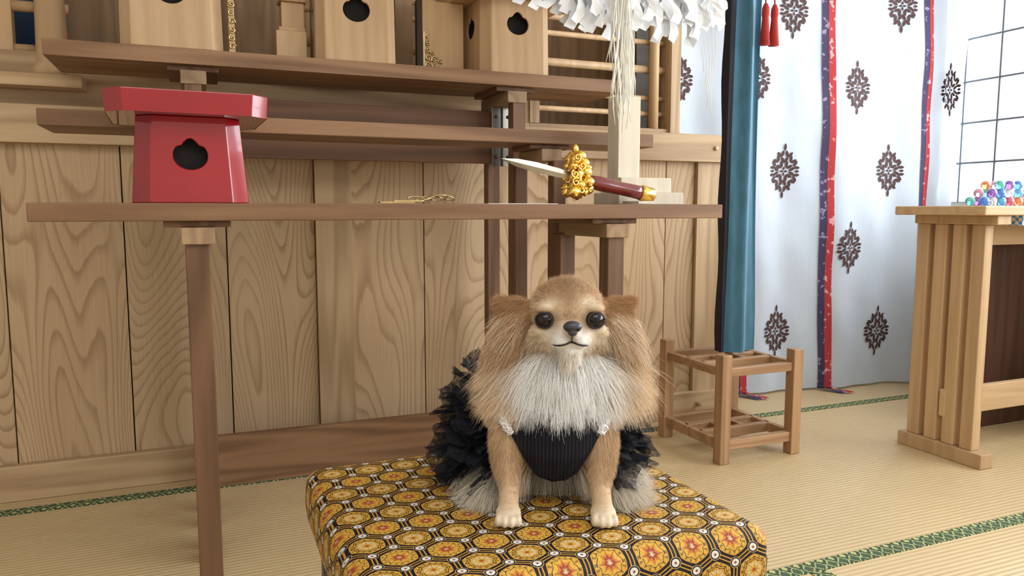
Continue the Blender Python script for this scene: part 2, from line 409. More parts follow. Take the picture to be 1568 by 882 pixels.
def sanbo(name,cx,cy_,z0,wb,wt,h,ch,tw,th,mat,inner,hr,hz,rz=0):
    root=empty(name,(cx,cy_,z0),rz)
    o=MB(); o.prism(octp(wb,ch*wb,0),octp(wt,ch*wt,h)); body=o.build('body',[mat,inner],root)
    c1=MB(); c1.prism(octp(wb-.008,ch*wb,-.01),octp(wt-.008,ch*wt,h-.008)); 
    cut=[c1.build('tmp',[],root)]
    pr=holeprof(hr)
    c2=MB(); c2.prism([(a,-1,b+hz) for a,b in pr],[(a,0,b+hz) for a,b in pr]); cut.append(c2.build('tmp',[],root))
    c3=MB(); c3.prism([(-1,a,b+hz) for a,b in pr],[(1,a,b+hz) for a,b in pr]); cut.append(c3.build('tmp',[],root))
    bpy.context.view_layer.update()
    boolean(body,cut)
    bv=body.modifiers.new('bevel','BEVEL'); bv.width=.0015; bv.limit_method='ANGLE'
    il=MB(); il.prism(octp(wt*.75,ch*wt,.002),octp(wt*.75,ch*wt,h*.9)); il.build('hollow_shade_core',[inner],root)  # black block standing in for the shade seen through the openings
    t=MB(); c=tw*.22
    t.prism(octp(tw,c,h),octp(tw,c,h+.008))
    A=octp(tw,c,h);B=octp(tw+.003,c,h+th);C_=octp(tw-.007,c,h+th);D=octp(tw-.009,c,h+.008)
    t.add(A+B+C_+D,[(i,(i+1)%8,8+(i+1)%8,8+i) for i in range(8)]+[(8+i,8+(i+1)%8,16+(i+1)%8,16+i) for i in range(8)]+[(16+i,16+(i+1)%8,24+(i+1)%8,24+i) for i in range(8)])
    t.build('tray',[mat],root,bevel=.002)
    return root
sanbo('red_offering_stand',-.022,1.785,.8625,.112,.099,.175,.30,.150,.044,M_red,M_black,.031,.096,.04)
sanbo('wooden_offering_stand',-.055,2.33,1.2705,.125,.122,.245,.22,.135,.05,M_hinZ,M_black,.036,.145)
sanbo('wooden_offering_stand',.435,2.33,1.2705,.115,.112,.235,.22,.12,.05,M_hinZ,M_black,.036,.145,-.05)
sanbo('wooden_offering_stand',.93,2.335,1.2705,.118,.115,.225,.25,.185,.05,M_hinZ,M_black,.034,.150,.0)

mb=MB()
mb.box(.215,.30,2.30,2.40,1.2705,1.36); mb.box(.225,.30,2.32,2.40,1.36,1.375); mb.box(.235,.30,2.34,2.40,1.375,1.45); mb.box(.228,.305,2.33,2.40,1.45,1.462); mb.box(.25,.30,2.35,2.40,1.462,1.53)
mb.build('miniature_wooden_steps',[M_hinZ],bevel=.002)
def scroll(mb,cx,y,cz,r,t0,turns,mi,rad=.0022):
    pts=[]
    for k in range(22):
        t=k/21; a=t0+turns*2*math.pi*t; rr=r*(1-.8*t); pts.append((cx+rr*math.cos(a),y,cz+rr*math.sin(a)))
    mb.tube(pts,rad,6,mi)
mb=MB(); mb.box(.655,.79,2.335,2.35,1.2705,1.494,0); mb.box(.638,.655,2.33,2.355,1.2705,1.494,1)
for i,(dx,dz,r) in enumerate(((.012,.02,.012),(.034,.018,.011),(.055,.016,.010),(.073,.013,.008),(.013,.045,.012),(.032,.042,.010),(.012,.07,.011),(.028,.064,.008),(.011,.093,.009),(.05,.036,.008),(.010,.112,.007))):
    scroll(mb,.66+dx,2.331,1.275+dz,r,i*1.3,1.4,2)
mb.box(.657,.745,2.331,2.335,1.2705,1.276,2); mb.box(.657,.663,2.331,2.335,1.2705,1.40,2)
mb.build('wooden_door_panel',[M_hinZ,M_dark,M_brass])
mb=MB(); mb.box(.085,.10,2.21,2.22,1.2705,1.62,0)
for i in range(9): scroll(mb,.093,2.207,1.285+i*.022,.009,i*1.9,1.3,1)
mb.build('brass_trimmed_post',[M_hinZ,M_brass])

# ---------------------------------------------------------------- gohei stand
proot=empty('paper_streamer_wand',(0,0,0))
mb=MB()
mb.box(1.03,1.235,1.76,1.90,.8625,.895,0); mb.box(1.045,1.205,1.775,1.885,.895,.935,0)
mb.box(1.05,1.118,1.80,1.86,.935,1.155,0); mb.box(1.068,1.106,1.815,1.848,1.155,2.0,0)
mb.build('pedestal',[M_pale],proot,bevel=.002)
mb=MB(); W0=(1.060,1.79,1.345)
random.seed(2)
def wp(x,y,z): return (x+W0[0],y+W0[1],z+W0[2])
for k in range(84):
    x=-.285+.57*k/83+random.uniform(-.01,.01); y=random.uniform(-.06,.02); zt=.16; l=random.uniform(.12,.21)
    if abs(x)>.22: l*=.8
    tw=random.uniform(-.7,.7); w=random.uniform(.010,.017); dx=random.uniform(-.035,.035); P=[]
    for j in range(9):
        t=j/8; zz=zt-l*t; a=tw+t*random.uniform(-.3,.3); cx=x+dx*t+.006*math.sin(t*5+k)+(.010 if (j//2)%2 else -.005)
        P.append([wp(cx-w*math.cos(a),y-w*math.sin(a),zz),wp(cx+w*math.cos(a),y+w*math.sin(a),zz-.008)])
    mb.grid(P,0,False)
mb.box(W0[0]-.29,W0[0]+.29,W0[1]-.006,W0[1]+.006,W0[2]+.14,W0[2]+.17,0)
mb.build('paper_streamers',[M_paper],proot,fixn=False)
mb=MB()
for k in range(30):
    o_x=random.uniform(-1,1); xc=-.060; y=-.085+random.uniform(-.012,.012); l=random.uniform(.35,.45) if abs(o_x)<.7 else random.uniform(.27,.40)
    pts=[wp(xc+o_x*(.014+.020*(j/10)**.7)+.005*math.sin(j*.9+k)*j/8,y+.004*math.cos(j+k),.15-l*j/10) for j in range(11)]
    mb.tube(pts,[.0017]*10+[.0007],5,0)
for k in range(5):
    x=.225+.010*k; l=.26+.03*k
    mb.tube([wp(x+.008*math.sin(j+k),-.03,.14-l*j/8) for j in range(9)],.0009,5,0)
mb.build('hemp_strands',[M_hemp],proot)

# ---------------------------------------------------------------- bell sword
root=empty('ritual_bell_sword',(0,0,.006))
def V(x,z,y=1.70): return Vector((x,y,z))
mb=MB()
tip=V(.685,.967,1.74); g0=V(.865,.925,1.70)
d=(g0-tip).normalized(); nrm=Vector((0,1,0)); up=d.cross(nrm)
prof=[(0,.001),(.04,.010),(.09,.013),(.15,.0115),(.19,.0085)]
vs=[]
for s,w in prof:
    c=tip+d*s; vs+=[c+up*w,c-nrm*.003,c-up*w,c+nrm*.003]
mb.add(vs,[(i*4+k,i*4+(k+1)%4,(i+1)*4+(k+1)%4,(i+1)*4+k) for i in range(4) for k in range(4)]+[(0,1,2,3)],0)
mb.build('blade',[M_steel],root)
mb=MB()
hs=V(.90,.915); he=V(1.06,.886,1.70); pts=[hs.lerp(he,t) for t in np.linspace(0,1,9)]
mb.tube(pts,[.0145,.017,.0185,.0185,.0175,.017,.0175,.018,.0185],18,0)
mb.build('handle',[M_hand],root)
mb=MB()
hd=(he-hs).normalized()
mb.tube([he-hd*.002,he+hd*.004,he+hd*.035,he+hd*.042],[.0195,.021,.019,.011],18,0)
mb.tube([hs-hd*.03,hs-hd*.01,hs+hd*.004],[.015,.019,.017],16,0)
random.seed(5)
gp=[(.874+.006*math.cos(a),1.70+.026*math.cos(a),.918+.046*math.sin(a)) for a in np.linspace(0,2*math.pi,30)]
mb.tube(gp,.006,10,0)
for (dx,dz) in ((0,.055),(.016,.038),(-.018,.030),(.018,.014),(-.02,.0),(.02,-.012),(-.016,-.028),(.014,-.038),(-.010,.048),(0,.01),(0,-.02),(.026,.026),(-.020,-.038),(.026,-.028)):
    for dy in (-.024,.02):
        c=(.872+dx,1.70+dy*random.uniform(.5,1.1),.922+dz*.94); r=random.uniform(.0095,.0160); mb.sph(c,(r,r,r*random.uniform(.9,1.15)),0,16,12)
        mb.tube([(c[0]-r*1.03,c[1],c[2]+r*.1),(c[0]+r*1.03,c[1],c[2]+r*.1)],r*.25,8,0)
        mb.tube([(c[0],c[1]-r*.9,c[2]-r*.5),(c[0],c[1],c[2]-r*.9)],r*.18,8,0)
for i in range(5): scroll(mb,.86+.012*math.cos(i*2),1.668,.89+.02*i,.011,i,1.3,0,.0028)
mb.tube([(.872,1.70,.985),(.873,1.70,.95),(.876,1.70,.90),(.878,1.70,.870)],[.003,.016,.02,.008],14,0)
mb.sph((.866,1.695,.992),(.008,.008,.013),0)
mb.build('gold_bells',[M_gold],root)
mb=MB(); mb.box(1.03,1.09,1.66,1.74,.8575,.8645,0); mb.build('rest',[M_pale],root)
mb=MB()
for k in range(5):
    cx=.455+.018*k; pts=[(cx+.014*math.cos(a)*1.4,1.69+.010*math.sin(a)*(1+.3*(k%2)),.873+.001*k+.006*math.sin(a+k)) for a in np.linspace(0,6.28,18)]
    mb.tube(pts,.0016,6,0)
mb.box(.37,.45,1.68,1.70,.8635,.867,0); mb.box(.40,.47,1.675,1.683,.867,.870,0)
mb.build('brass_key_rings',[M_brass])
mb=MB(); mb.box(.62,.80,1.655,1.78,.8623,.8634,0); mb.build('white_paper_sheet',[M_paper])

# ---------------------------------------------------------------- banner stand
root=empty('banner_stand',(1.73,2.165,0))
mb=MB(); X0,X1,Y0,Y1=-.15,.15,-.165,.165; p=.02
for x in (X0,X1):
    for y in (Y0,Y1): mb.box(x-p,x+p,y-p,y+p,0,.37,0)
for z0,z1 in ((.295,.325),(.045,.08)):
    for y in (Y0,Y1): mb.box(X0,X1,y-.012,y+.012,z0,z1,1)
    for x in (X0,X1): mb.box(x-.012,x+.012,Y0,Y1,z0,z1,2)
    mb.box(X0,X1,-.055,-.03,z0,z1,1); mb.box(X0,X1,.03,.055,z0,z1,1)
    mb.box(-.055,-.03,-.03,.03,z0,z1,2); mb.box(.03,.055,-.03,.03,z0,z1,2)
mb.build('frame',[M_stand,M_stX,M_stX],root,bevel=.003)
mb=MB(); mb.tube([(0,0,.02),(0,0,2.3)],.014,12,0); mb.build('pole',[M_stand],root)
mb=MB(); P=[]; P2=[]; SH=.017
for i in range(61):
    t=i/60; row=[]
    for j in range(30):
        z=.345+1.95*j/29; wd=.060+.014*math.exp(-((z-.36)/.3)**2); ph=.5*math.sin(z*1.7)
        x=SH-wd+2*wd*t; y=-.034+.018*math.sin(t*8+ph+.5)+.004*math.sin(t*19+z*2)
        row.append((x+.004*math.sin(z*4+t*6),y,z))
    (P if i>=7 else P2).append(row)
    if i==7: P2.append(row)
mb.grid(P,0); mb.grid(P2,1)
mb.grid([[(SH-.064,.02+.006*math.sin(j),.345+1.95*j/29) for j in range(30)],[(0.,.03,.345+1.95*j/29) for j in range(30)],[(.074,.02,.345+1.95*j/29) for j in range(30)]],1)
mb.grid([[(SH-.068,-.02,.345+1.95*j/29) for j in range(30)],[(SH-.064,.02+.006*math.sin(j),.345+1.95*j/29) for j in range(30)]],1)
mb.build('banner_cloth',[M_teal,M_navy],root,fixn=False)
mb=MB()
for dx in (.045,.083):
    x=dx; y=-.08
    mb.tube([(x,y,1.535),(x,y,1.52),(x,y,1.50),(x,y,1.49),(x,y,1.40)],[.006,.012,.013,.011,.018],14,0)
    mb.tube([(x,y,1.53),(x-.005,y+.01,1.75),(x+.006,y+.015,2.3)],.0025,6,0)
mb.build('red_tassels',[M_tassel],root)

# ---------------------------------------------------------------- right table
root=empty('slatted_leg_table',(0,0,0))
mb=MB(); mb.box(2.235,3.24,1.60,1.93,.83,.86,0); mb.build('top',[M_hin],root,bevel=.004)
mb=MB()
for xx in (2.33,3.1):
    for k in range(4):
        y=1.662+k*.068; mb.box(xx-.002,xx+.037,y,y+.046,.05,.80,0)
    mb.box(xx+.014,xx+.021,1.67,1.91,.05,.80,2)
    mb.box(xx-.012,xx+.047,1.62,1.94,.0,.05,0); mb.box(xx-.015,xx+.05,1.615,1.915,.80,.83,0)
mb.box(2.327,3.18,1.765,1.79,.14,.235,1); mb.box(2.365,3.1,1.86,1.88,.72,.83,1)
mb.build('legs',[M_hinZ,M_hin,M_stand],root,bevel=.004)
mb=MB(); mb.box(2.74,3.24,1.96,2.05,0,.78,0); mb.build('dark_cabinet',[wood('dark_wood',(.05,.022,.014),(.09,.04,.025),'Z')],bevel=.004)
gcols=[(.05,.25,.8),(.8,.12,.2),(.1,.6,.5),(.85,.85,.9),(.9,.3,.1),(.3,.1,.5),(.1,.5,.85),(.85,.35,.5)]
mats=[]
for i,c in enumerate(gcols):
    n=NT('coloured_glass_%d'%i); nz=n.noise(n.co(),60,2); n.set(col=n.mix(nz,c,tuple(min(1,q*1.3+.1) for q in c)),rough=.05,trans=.55,coat=.5); mats.append(n.mat)
mb=MB()
for lvl,(nn,zz) in enumerate(((9,.877),(7,.906),(3,.934))):
    for i in range(nn):
        for j in range(2):
            x=2.50+i*.044+lvl*.04; mb.sph((x,1.80+j*.05+random.uniform(-.004,.004),zz),.0165,(i*3+j*2+lvl*5)%8,16,10)
mb.build('glass_balls',mats)
n=NT('blue_check_cloth'); o=n.co()
vv=n.t.nodes.new('ShaderNodeTexChecker'); n.put(vv.inputs[0],o); vv.inputs['Scale'].default_value=90; vv.inputs[1].default_value=(.1,.3,.7,1); vv.inputs[2].default_value=(.8,.75,.7,1)
n.set(col=vv.outputs[0],rough=.8)
mb=MB(); mb.box(2.44,3.0,1.62,1.80,.797,.8295,0); mb.build('patterned_shelf_box',[n.mat],root)

# ---------------------------------------------------------------- stool
root=empty('brocade_stool',(.4225,1.02,0))
hx,hy,zt,zb,rr=.2775,.24,.42,.318,.022
me=bpy.data.meshes.new('cushion')
bm=bmesh.new()
bmesh.ops.create_cube(bm,size=1.)
for v in bm.verts: v.co=Vector((v.co.x*2*hx,v.co.y*2*hy,(zt+zb)/2+v.co.z*(zt-zb)))
bmesh.ops.bevel(bm,geom=bm.edges[:],offset=rr,segments=6,profile=.5,affect='EDGES')
bmesh.ops.subdivide_edges(bm,edges=[e for e in bm.edges if e.calc_length()>.05],cuts=10,use_grid_fill=True)
uvl=bm.loops.layers.uv.new('UVMap')
for fc in bm.faces:
    n_=fc.normal; fc.smooth=True
    for lp in fc.loops:
        p_=lp.vert.co
        if n_.z>.6 or n_.z<-.6: u_,v_=p_.x,p_.y
        elif abs(n_.y)>=abs(n_.x): u_,v_=p_.x,(-hy-(zt-p_.z)+.012 if n_.y<0 else hy+(zt-p_.z)-.012)
        else: u_,v_=((-hx-(zt-p_.z)+.012) if n_.x<0 else hx+(zt-p_.z)-.012),p_.y
        lp[uvl].uv=(u_,v_)
for v in bm.verts:
    if v.co.z<zt-.005:
        t=(zt-v.co.z)/(zt-zb); b=.006*math.sin(t*math.pi); v.co.x*=1+b/hx; v.co.y*=1+b/hy
bm.to_mesh(me); bm.free(); me.materials.append(M_broc)
ob=bpy.data.objects.new('cushion',me); scene.collection.objects.link(ob); ob.parent=root
mb=MB()
for sx in (-1,1):
    for sy in (-1,1): mb.box(sx*(hx-.03)-.013,sx*(hx-.03)+.013,sy*(hy-.03)-.013,sy*(hy-.03)+.013,0,zb+.01,0)
mb.box(-hx+.02,hx-.02,-hy+.02,hy-.02,zb-.02,zb+.004,0)
mb.box(-hx+.03,hx-.03,-hy+.02,-hy+.04,.1,.125,0); mb.box(-hx+.03,hx-.03,hy-.04,hy-.02,.1,.125,0)
mb.build('legs',[M_ds],root,bevel=.002)

# ---------------------------------------------------------------- DOG
OX,OY=.06,1.10
rv=Vector((math.cos(ANG),-math.sin(ANG),0)); bv_=Vector((math.sin(ANG),math.cos(ANG),0))
dog=empty('long_haired_chihuahua',tuple(rv*OX+bv_*OY+Vector((0,0,.4205))),-ANG)
def D(x,y,z): return Vector((x-OX,y-OY,z))
EYES=((.0455,1.0290,.277),(.1145,1.0290,.277))
LEGX=(-.006,.127)
mb=MB()
def E(c,r,M=None): mb.sph(D(*c),r,0,24,16,M)
def chain(pts):
    for (a,b) in zip(pts[:-1],pts[1:]):
        for t in np.linspace(0,1,9):
            c=[a[i]*(1-t)+b[i]*t for i in range(4)]; mb.sph(D(*c[:3]),c[3],0,14,10)
E((.0795,1.072,.2805),(.0495,.052,.0470))
E((.0795,1.055,.257),(.046,.044,.030))
for sg in (-1,1): E((.080+sg*.034,1.036,.292),(.015,.013,.009)); E((.080+sg*.036,1.038,.262),(.017,.014,.009))
E((.0685,1.021,.2515),(.0155,.025,.0115)); E((.0925,1.021,.2515),(.0155,.025,.0115))
E((.0805,1.018,.263),(.0115,.028,.0110))
E((.0805,1.027,.2375),(.0150,.024,.0095))
chain([(.079,1.085,.25,.044),(.075,1.09,.20,.053),(.067,1.09,.15,.058)])
E((.077,1.095,.192),(.080,.05,.040))
E((.064,1.085,.115),(.066,.058,.07))
E((.062,1.16,.10),(.072,.085,.075))
E((.06,1.20,.065),(.085,.075,.064))
for sg,bx in ((-1,LEGX[0]),(1,LEGX[1])):
    chain([(bx-sg*.012,1.075,.14,.034),(bx,1.06,.105,.025),(bx+sg*.001,1.045,.07,.0180),(bx-sg*.002,1.025,.035,.0140),(bx-sg*.001,1.008,.018,.0145)])
    E((bx-sg*.001,1.000,.012),(.0180,.022,.012))
    for t in (-1.5,-.5,.5,1.5): E((bx-sg*.001+t*.0092,.975+abs(t)*.004,.0088),(.0048,.011,.0088))
    hxx=.062+sg*.085
    E((hxx,1.15,.052),(.042,.062,.05)); E((hxx+sg*.006,1.09,.014),(.018,.034,.013))
for sg,cx in ((-1,.013),(1,.143)):
    Mx=Matrix.Rotation(-sg*math.radians(18),3,'Y')@Matrix.Rotation(sg*math.radians(14),3,'Z')
    E((cx+sg*.001,1.084,.276),(.031,.007,.026),Mx)
    E((cx-sg*.010,1.082,.262),(.022,.012,.026))
    E((cx+sg*.020,1.088,.291),(.016,.005,.012),Mx)
body=mb.build('body',[],dog)
m=body.modifiers.new('r','REMESH'); m.mode='VOXEL'; m.voxel_size=.0026
m=body.modifiers.new('s','SMOOTH'); m.factor=.5; m.iterations=4
bpy.context.view_layer.update()
dg=bpy.context.evaluated_depsgraph_get(); me=bpy.data.meshes.new_from_object(body.evaluated_get(dg)); body.modifiers.clear(); body.data=me
me.polygons.foreach_set('use_smooth',[True]*len(me.polygons))
nv=len(me.vertices); vc=np.empty(nv*3); me.vertices.foreach_get('co',vc); vc=vc.reshape(-1,3)
me.calc_loop_triangles(); tri=np.empty(len(me.loop_triangles)*3,dtype=np.int32); me.loop_triangles.foreach_get('vertices',tri); tri=tri.reshape(-1,3)
OFF=np.array([OX,OY,0])
def ss(a,b,x): t=np.clip((x-a)/(b-a),0,1); return t*t*(3-2*t)
T=np.array([.40,.22,.105]);LT=np.array([.67,.47,.285]);CR=np.array([.86,.73,.56]);WH=np.array([.97,.95,.92]);DK_=np.array([.12,.055,.026]);GR=np.array([.64,.58,.48])
def lerp(c,d,w): return c*(1-w[:,None])+d*w[:,None]
def gauss(p,c,s): 
    q=(p-np.array(c))/np.array(s); return np.exp(-(q*q).sum(1))
def legmask(p):
    l=np.zeros(len(p))
    for bx in LEGX:
        yy=1.008+(p[:,2]-.018)*.55
        l=np.maximum(l,((np.abs(p[:,0]-bx)<.031)&(p[:,1]<yy+.035)&(p[:,2]<.125)).astype(float))
    return l
def earmask(p):
    ax=np.abs(p[:,0]-.0780); return ((ax>.0465)&(p[:,2]>.238)&(p[:,1]>1.064)).astype(float)
def whitew(p):
    x,y,z=p.T; return ss(.240,.222,z)*ss(.072,.038,np.abs(x-.078))*ss(1.10,1.07,y)*(z>.08)
def color(p):
    x,y,z=p.T; c=np.tile(LT,(len(p),1))
    c=lerp(c,T,ss(.288,.316,z)*.65)
    c=lerp(c,T*.62,gauss(p,(.0795,1.03,.316),(.016,.05,.02))*.75)
    for ex,ey,ez in EYES: 
        sg=np.sign(ex-.08)
        c=lerp(c,CR,gauss(p,(ex-.006*sg,1.02,.300),(.012,.03,.006))*.8)
        c=lerp(c,DK_,gauss(p,(ex,1.02,.277),(.0155,.03,.0130))*.9)
        c=lerp(c,DK_*1.6,gauss(p,(ex-.014*sg,1.01,.268),(.006,.02,.012))*.7)
        c=lerp(c,CR,gauss(p,(ex+.012*sg,1.03,.252),(.022,.03,.013))*.85)
    c=lerp(c,T*.9,gauss(p,(.08,1.0,.294),(.006,.03,.02))*.5)
    c=lerp(c,WH,np.clip(gauss(p,(.08,1.005,.243),(.032,.04,.019))*1.6,0,1))
    c=lerp(c,T*.6,gauss(p,(.08,.992,.282),(.012,.03,.008))*.85)
    c=lerp(c,T*.6,gauss(p,(.0805,.992,.260),(.008,.02,.007))*.6)
    e=earmask(p); c=lerp(c,T*1.15,e*.85)
    nk=ss(.240,.222,z)
    c=lerp(c,LT*1.1,nk)
    c=lerp(c,WH,whitew(p))
    l=legmask(p); c=lerp(c,LT,l); c=lerp(c,CR*1.04,l*ss(.028,.012,z)*.9); c=lerp(c,T,l*gauss(p*np.array([0,0,1]),(0,0,.075),(1,1,.03))*.35)
    lo=ss(.075,.05,z)*(1-l); c=lerp(c,GR,lo)
    return c
def blackmask(p):
    x,y,z=p.T
    return ((z>.045)&(z<.150)&(y>1.085)).astype(float)
def bibmask(p):
    x,y,z=p.T
    hw=.028+(.084-.028)*np.clip((z-.045)/.1,0,1)
    return ((z>.042)&(z<.140)&(np.abs(x-.0615)<hw-.003)&(y<1.1)&((legmask(p)<1)|(z>.092))).astype(float)
pl=vc+OFF
cols=color(pl); cols[(blackmask(pl)>0)|(bibmask(pl)>0)]=(.012,.012,.016)
ca=me.color_attributes.new('col','FLOAT_COLOR','POINT'); ca.data.foreach_set('color',np.concatenate([cols*.75,np.ones((nv,1))],1).ravel().astype(np.float32))
n=NT('dog_skin'); at=n.t.nodes.new('ShaderNodeAttribute'); at.attribute_name='col'; n.set(col=at.outputs[0],rough=.8); me.materials.append(n.mat)
bvh=BVHTree.FromPolygons([Vector(p) for p in vc],[tuple(t) for t in tri])
A_,B_,C_=vc[tri[:,0]],vc[tri[:,1]],vc[tri[:,2]]
nr=np.cross(B_-A_,C_-A_); area=np.linalg.norm(nr,axis=1)/2; nr/= (2*area[:,None]+1e-12)
def fur(name,N,kpts,filt,radius):
    w=area*filt((A_+B_+C_)/3+OFF); w/=w.sum()
    idx=np.random.choice(len(tri),N,p=w); r1=np.sqrt(np.random.rand(N,1)); r2=np.random.rand(N,1)
    p=A_[idx]*(1-r1)+B_[idx]*r1*(1-r2)+C_[idx]*r1*r2; nn=nr[idx]; q=p+OFF
    x,y,z=q.T; ax=x-.0795; sg=np.sign(ax)
    src=np.array([.0805,.990,.268]); fl=q-src; fl/=np.linalg.norm(fl,axis=1,keepdims=True); fl[:,2]-=.15
    e=earmask(q)
    L=np.where(z>.24,.0055+.011*ss(1.035,1.09,y),.010)
    fmz=gauss(q,(.08,1.005,.25),(.035,.045,.025)); L=L*(1-fmz*.6)
    cheek=ss(.026,.044,np.abs(ax))*ss(.270,.246,z)*ss(1.03,1.06,y)*(1-e); L=L+cheek*.034
    nk=ss(.238,.222,z)
    lat=ss(.012,.075,np.abs(ax))
    fneck=np.stack([sg*lat*1.15+.20*np.random.randn(N),-.35*np.ones(N)*(1-lat*.7),-1.0+.45*lat],1)
    fl=fl*(1-nk[:,None])+fneck*nk[:,None]
    Lc=np.clip((z-.118)*.9+.004,.012,.056)*np.random.uniform(.65,1.15,N)
    L=L*(1-nk)+nk*(Lc*(1-lat)+lat*(.022+.044*ss(.15,.185,z)+.016*np.random.rand(N)))
    up=ss(.282,.294,z)*e
    fe=np.stack([sg*.72,.12*np.ones(N),-.75+.80*up],1); fl=fl*(1-e[:,None])+fe*e[:,None]
    L=np.where(e>0,.008+.062*ss(.288,.258,z)*ss(.045,.065,np.abs(ax))+.008*np.random.rand(N),L)
    lg=legmask(q); fleg=np.stack([.12*np.sign(x-np.where(x<.06,LEGX[0],LEGX[1])),.1*np.ones(N),-np.ones(N)],1); fl=fl*(1-lg[:,None])+fleg*lg[:,None]
    L=np.where(lg>0,.0030+.014*ss(.02,.09,z),L)
    lo=((z<.075)&(lg<1)).astype(float)
    flo=np.stack([(x-.062)*9+.3*np.random.randn(N),-.9*np.ones(N),-.5*np.ones(N)],1); fl=fl*(1-lo[:,None])+flo*lo[:,None]
    L=np.where(lo>0,.040+.03*np.random.rand(N),L)
    sh=((z>.09)&(z<.15)&(lg<1)&(np.abs(x-.0615)>.06)); L=np.where(sh,.018,L)
    for ex,ey,ez in EYES:
        de=np.linalg.norm(q-np.array([ex,ey,ez]),axis=1); L=np.where(de<.021,.0026,L)
    fl/=np.linalg.norm(fl,axis=1,keepdims=True)+1e-9
    lift=np.where(L>.02,.55,.28)
    d=nn*lift[:,None]+fl*.9
    dn=(d*nn).sum(1,keepdims=True); d=d+nn*np.clip(.16-dn,0,None)
    d+=np.random.randn(N,3)*np.where(L>.02,.20,.10)[:,None]; d/=np.linalg.norm(d,axis=1,keepdims=True)
    L*=np.random.uniform(.65,1.22,N)
    pts=np.empty((N,kpts,3)); pts[:,0]=p-nn*.0008; dd=d.copy(); step=(L/(kpts-1))[:,None]
    gv=np.where(L>.02,.15,.04)
    for k in range(1,kpts):
        dd=dd+np.array([0,0,-1.])*gv[:,None]+np.random.randn(N,3)*.06; dd/=np.linalg.norm(dd,axis=1,keepdims=True)
        pts[:,k]=pts[:,k-1]+dd*step
    nc=max(10,N//30); ci=np.random.choice(N,nc,replace=False); kd=KDTree(nc)
    for i,c in enumerate(ci): kd.insert(p[c],i)
    kd.balance(); near=np.array([ci[kd.find(v)[1]] for v in p])
    cw=np.where(L>.02,.5,.22)
    for k in range(1,kpts):
        t=(k/(kpts-1))**1.2
        tgt=pts[near,k]; same=np.abs(L-L[near])<.025
        pts[:,k]+= (tgt-pts[:,k])*(cw*t*same)[:,None]
    pts[:,:,2]=np.maximum(pts[:,:,2],.0015+np.random.rand(N,1)*.004)
    c=color(q)*np.random.uniform(.78,1.15,(N,1))
    cn=np.random.uniform(.84,1.1,(N,))[near]; c=c*cn[:,None]
    c=np.clip(c+np.random.randn(N,1)*.02,0.01,1)
    light=(np.random.rand(N)<np.where(x>.08,.5,.28))&(e>0)&(L>.02); c[light]=CR*.95
    light=(np.random.rand(N)<.45)&(nk>.5)&(whitew(q)<.3)&(lg<1); c[light]=(c[light]+CR)/2
    h=bpy.data.hair_curves.new(name); h.add_curves([kpts]*N)
    h.attributes['position'].data.foreach_set('vector',pts.ravel().astype(np.float32))
    ra=h.attributes.get('radius') or h.attributes.new('radius','FLOAT','POINT')
    rr_=np.tile(np.linspace(1,.2,kpts)*radius,(N,1))*np.random.uniform(.7,1.2,(N,1)); ra.data.foreach_set('value',rr_.ravel().astype(np.float32))
    cc=h.attributes.new('col','FLOAT_COLOR','POINT'); c4=np.repeat(np.concatenate([c,np.ones((N,1))],1)[:,None,:],kpts,1); cc.data.foreach_set('color',c4.ravel().astype(np.float32))
    h.materials.append(M_fur); ob=bpy.data.objects.new(name,h); scene.collection.objects.link(ob); ob.parent=dog; return ob
n=NT('fur'); at=n.t.nodes.new('ShaderNodeAttribute'); at.attribute_name='col'; n.set(col=at.outputs[0],rough=.55,spec=.25); M_fur=n.mat
def f_base(p):
    w=np.ones(len(p)); w[(blackmask(p)>0)|(bibmask(p)>0)]=0
    for e_ in EYES: w[np.linalg.norm(p-np.array(e_),axis=1)<.0137]=0
    w[(np.linalg.norm(p-np.array([.0805,.988,.272]),axis=1)<.013)]=0
    return w
def f_short(p):
    w=f_base(p); x,y,z=p.T; w[(z<.235)&(legmask(p)<1)]=0; w[y>1.11]*=.4; w[z<.006]=0; return w
def f_long(p):
    w=f_base(p); x,y,z=p.T; w[(z>.26)&(earmask(p)<1)]=0; w[legmask(p)>0]=0; w[y>1.12]*=.35; w[z<.1]*=.8; w[z<.008]*=.3; w[earmask(p)>0]*=1.3; return w
fur('fur_short',60000,5,f_short,.00021)
fur('fur_long',80000,8,f_long,.00024)
n=NT('dog_eye'); nz=n.noise(n.co(),80,2); n.set(col=n.ramp(nz,[(.3,(.004,.003,.002)),(.7,(.010,.006,.004))]),rough=.05,spec=.35); M_eye=n.mat
M_nose=plain('nose_leather',(.030,.030,.038),.4,.3,400); M_lip=plain('lip_skin',(.02,.014,.012),.6)
mb=MB()
for e_ in EYES: mb.sph(D(*e_),.0128,0,28,18)
mb.build('eyes',[M_eye],dog)
mb=MB()
for ex,ey,ez in EYES:
    sgn=1 if ex>.08 else -1
    yax=Vector((sgn*.30,-1,.06)).normalized(); q=yax.to_track_quat('Z','Y')
    pts=[D(ex,ey,ez)+yax*.0066+q@Vector((math.cos(a)*.0118,math.sin(a)*.0106,0)) for a in np.linspace(0,2*math.pi,26)]
    mb.tube(pts,.0013,8,0)
mb.build('eyelids',[M_lip],dog)
mb=MB(); mb.sph(D(.0805,.9885,.2735),(.0125,.0095,.0082),0,24,14); mb.sph(D(.0805,.9865,.267),(.0065,.007,.006),0)
mb.sph(D(.0735,.981,.271),(.0028,.002,.0022),1,10,8); mb.sph(D(.0875,.981,.271),(.0028,.002,.0022),1,10,8)
mb.build('nose',[M_nose,M_black],dog)
mb=MB()
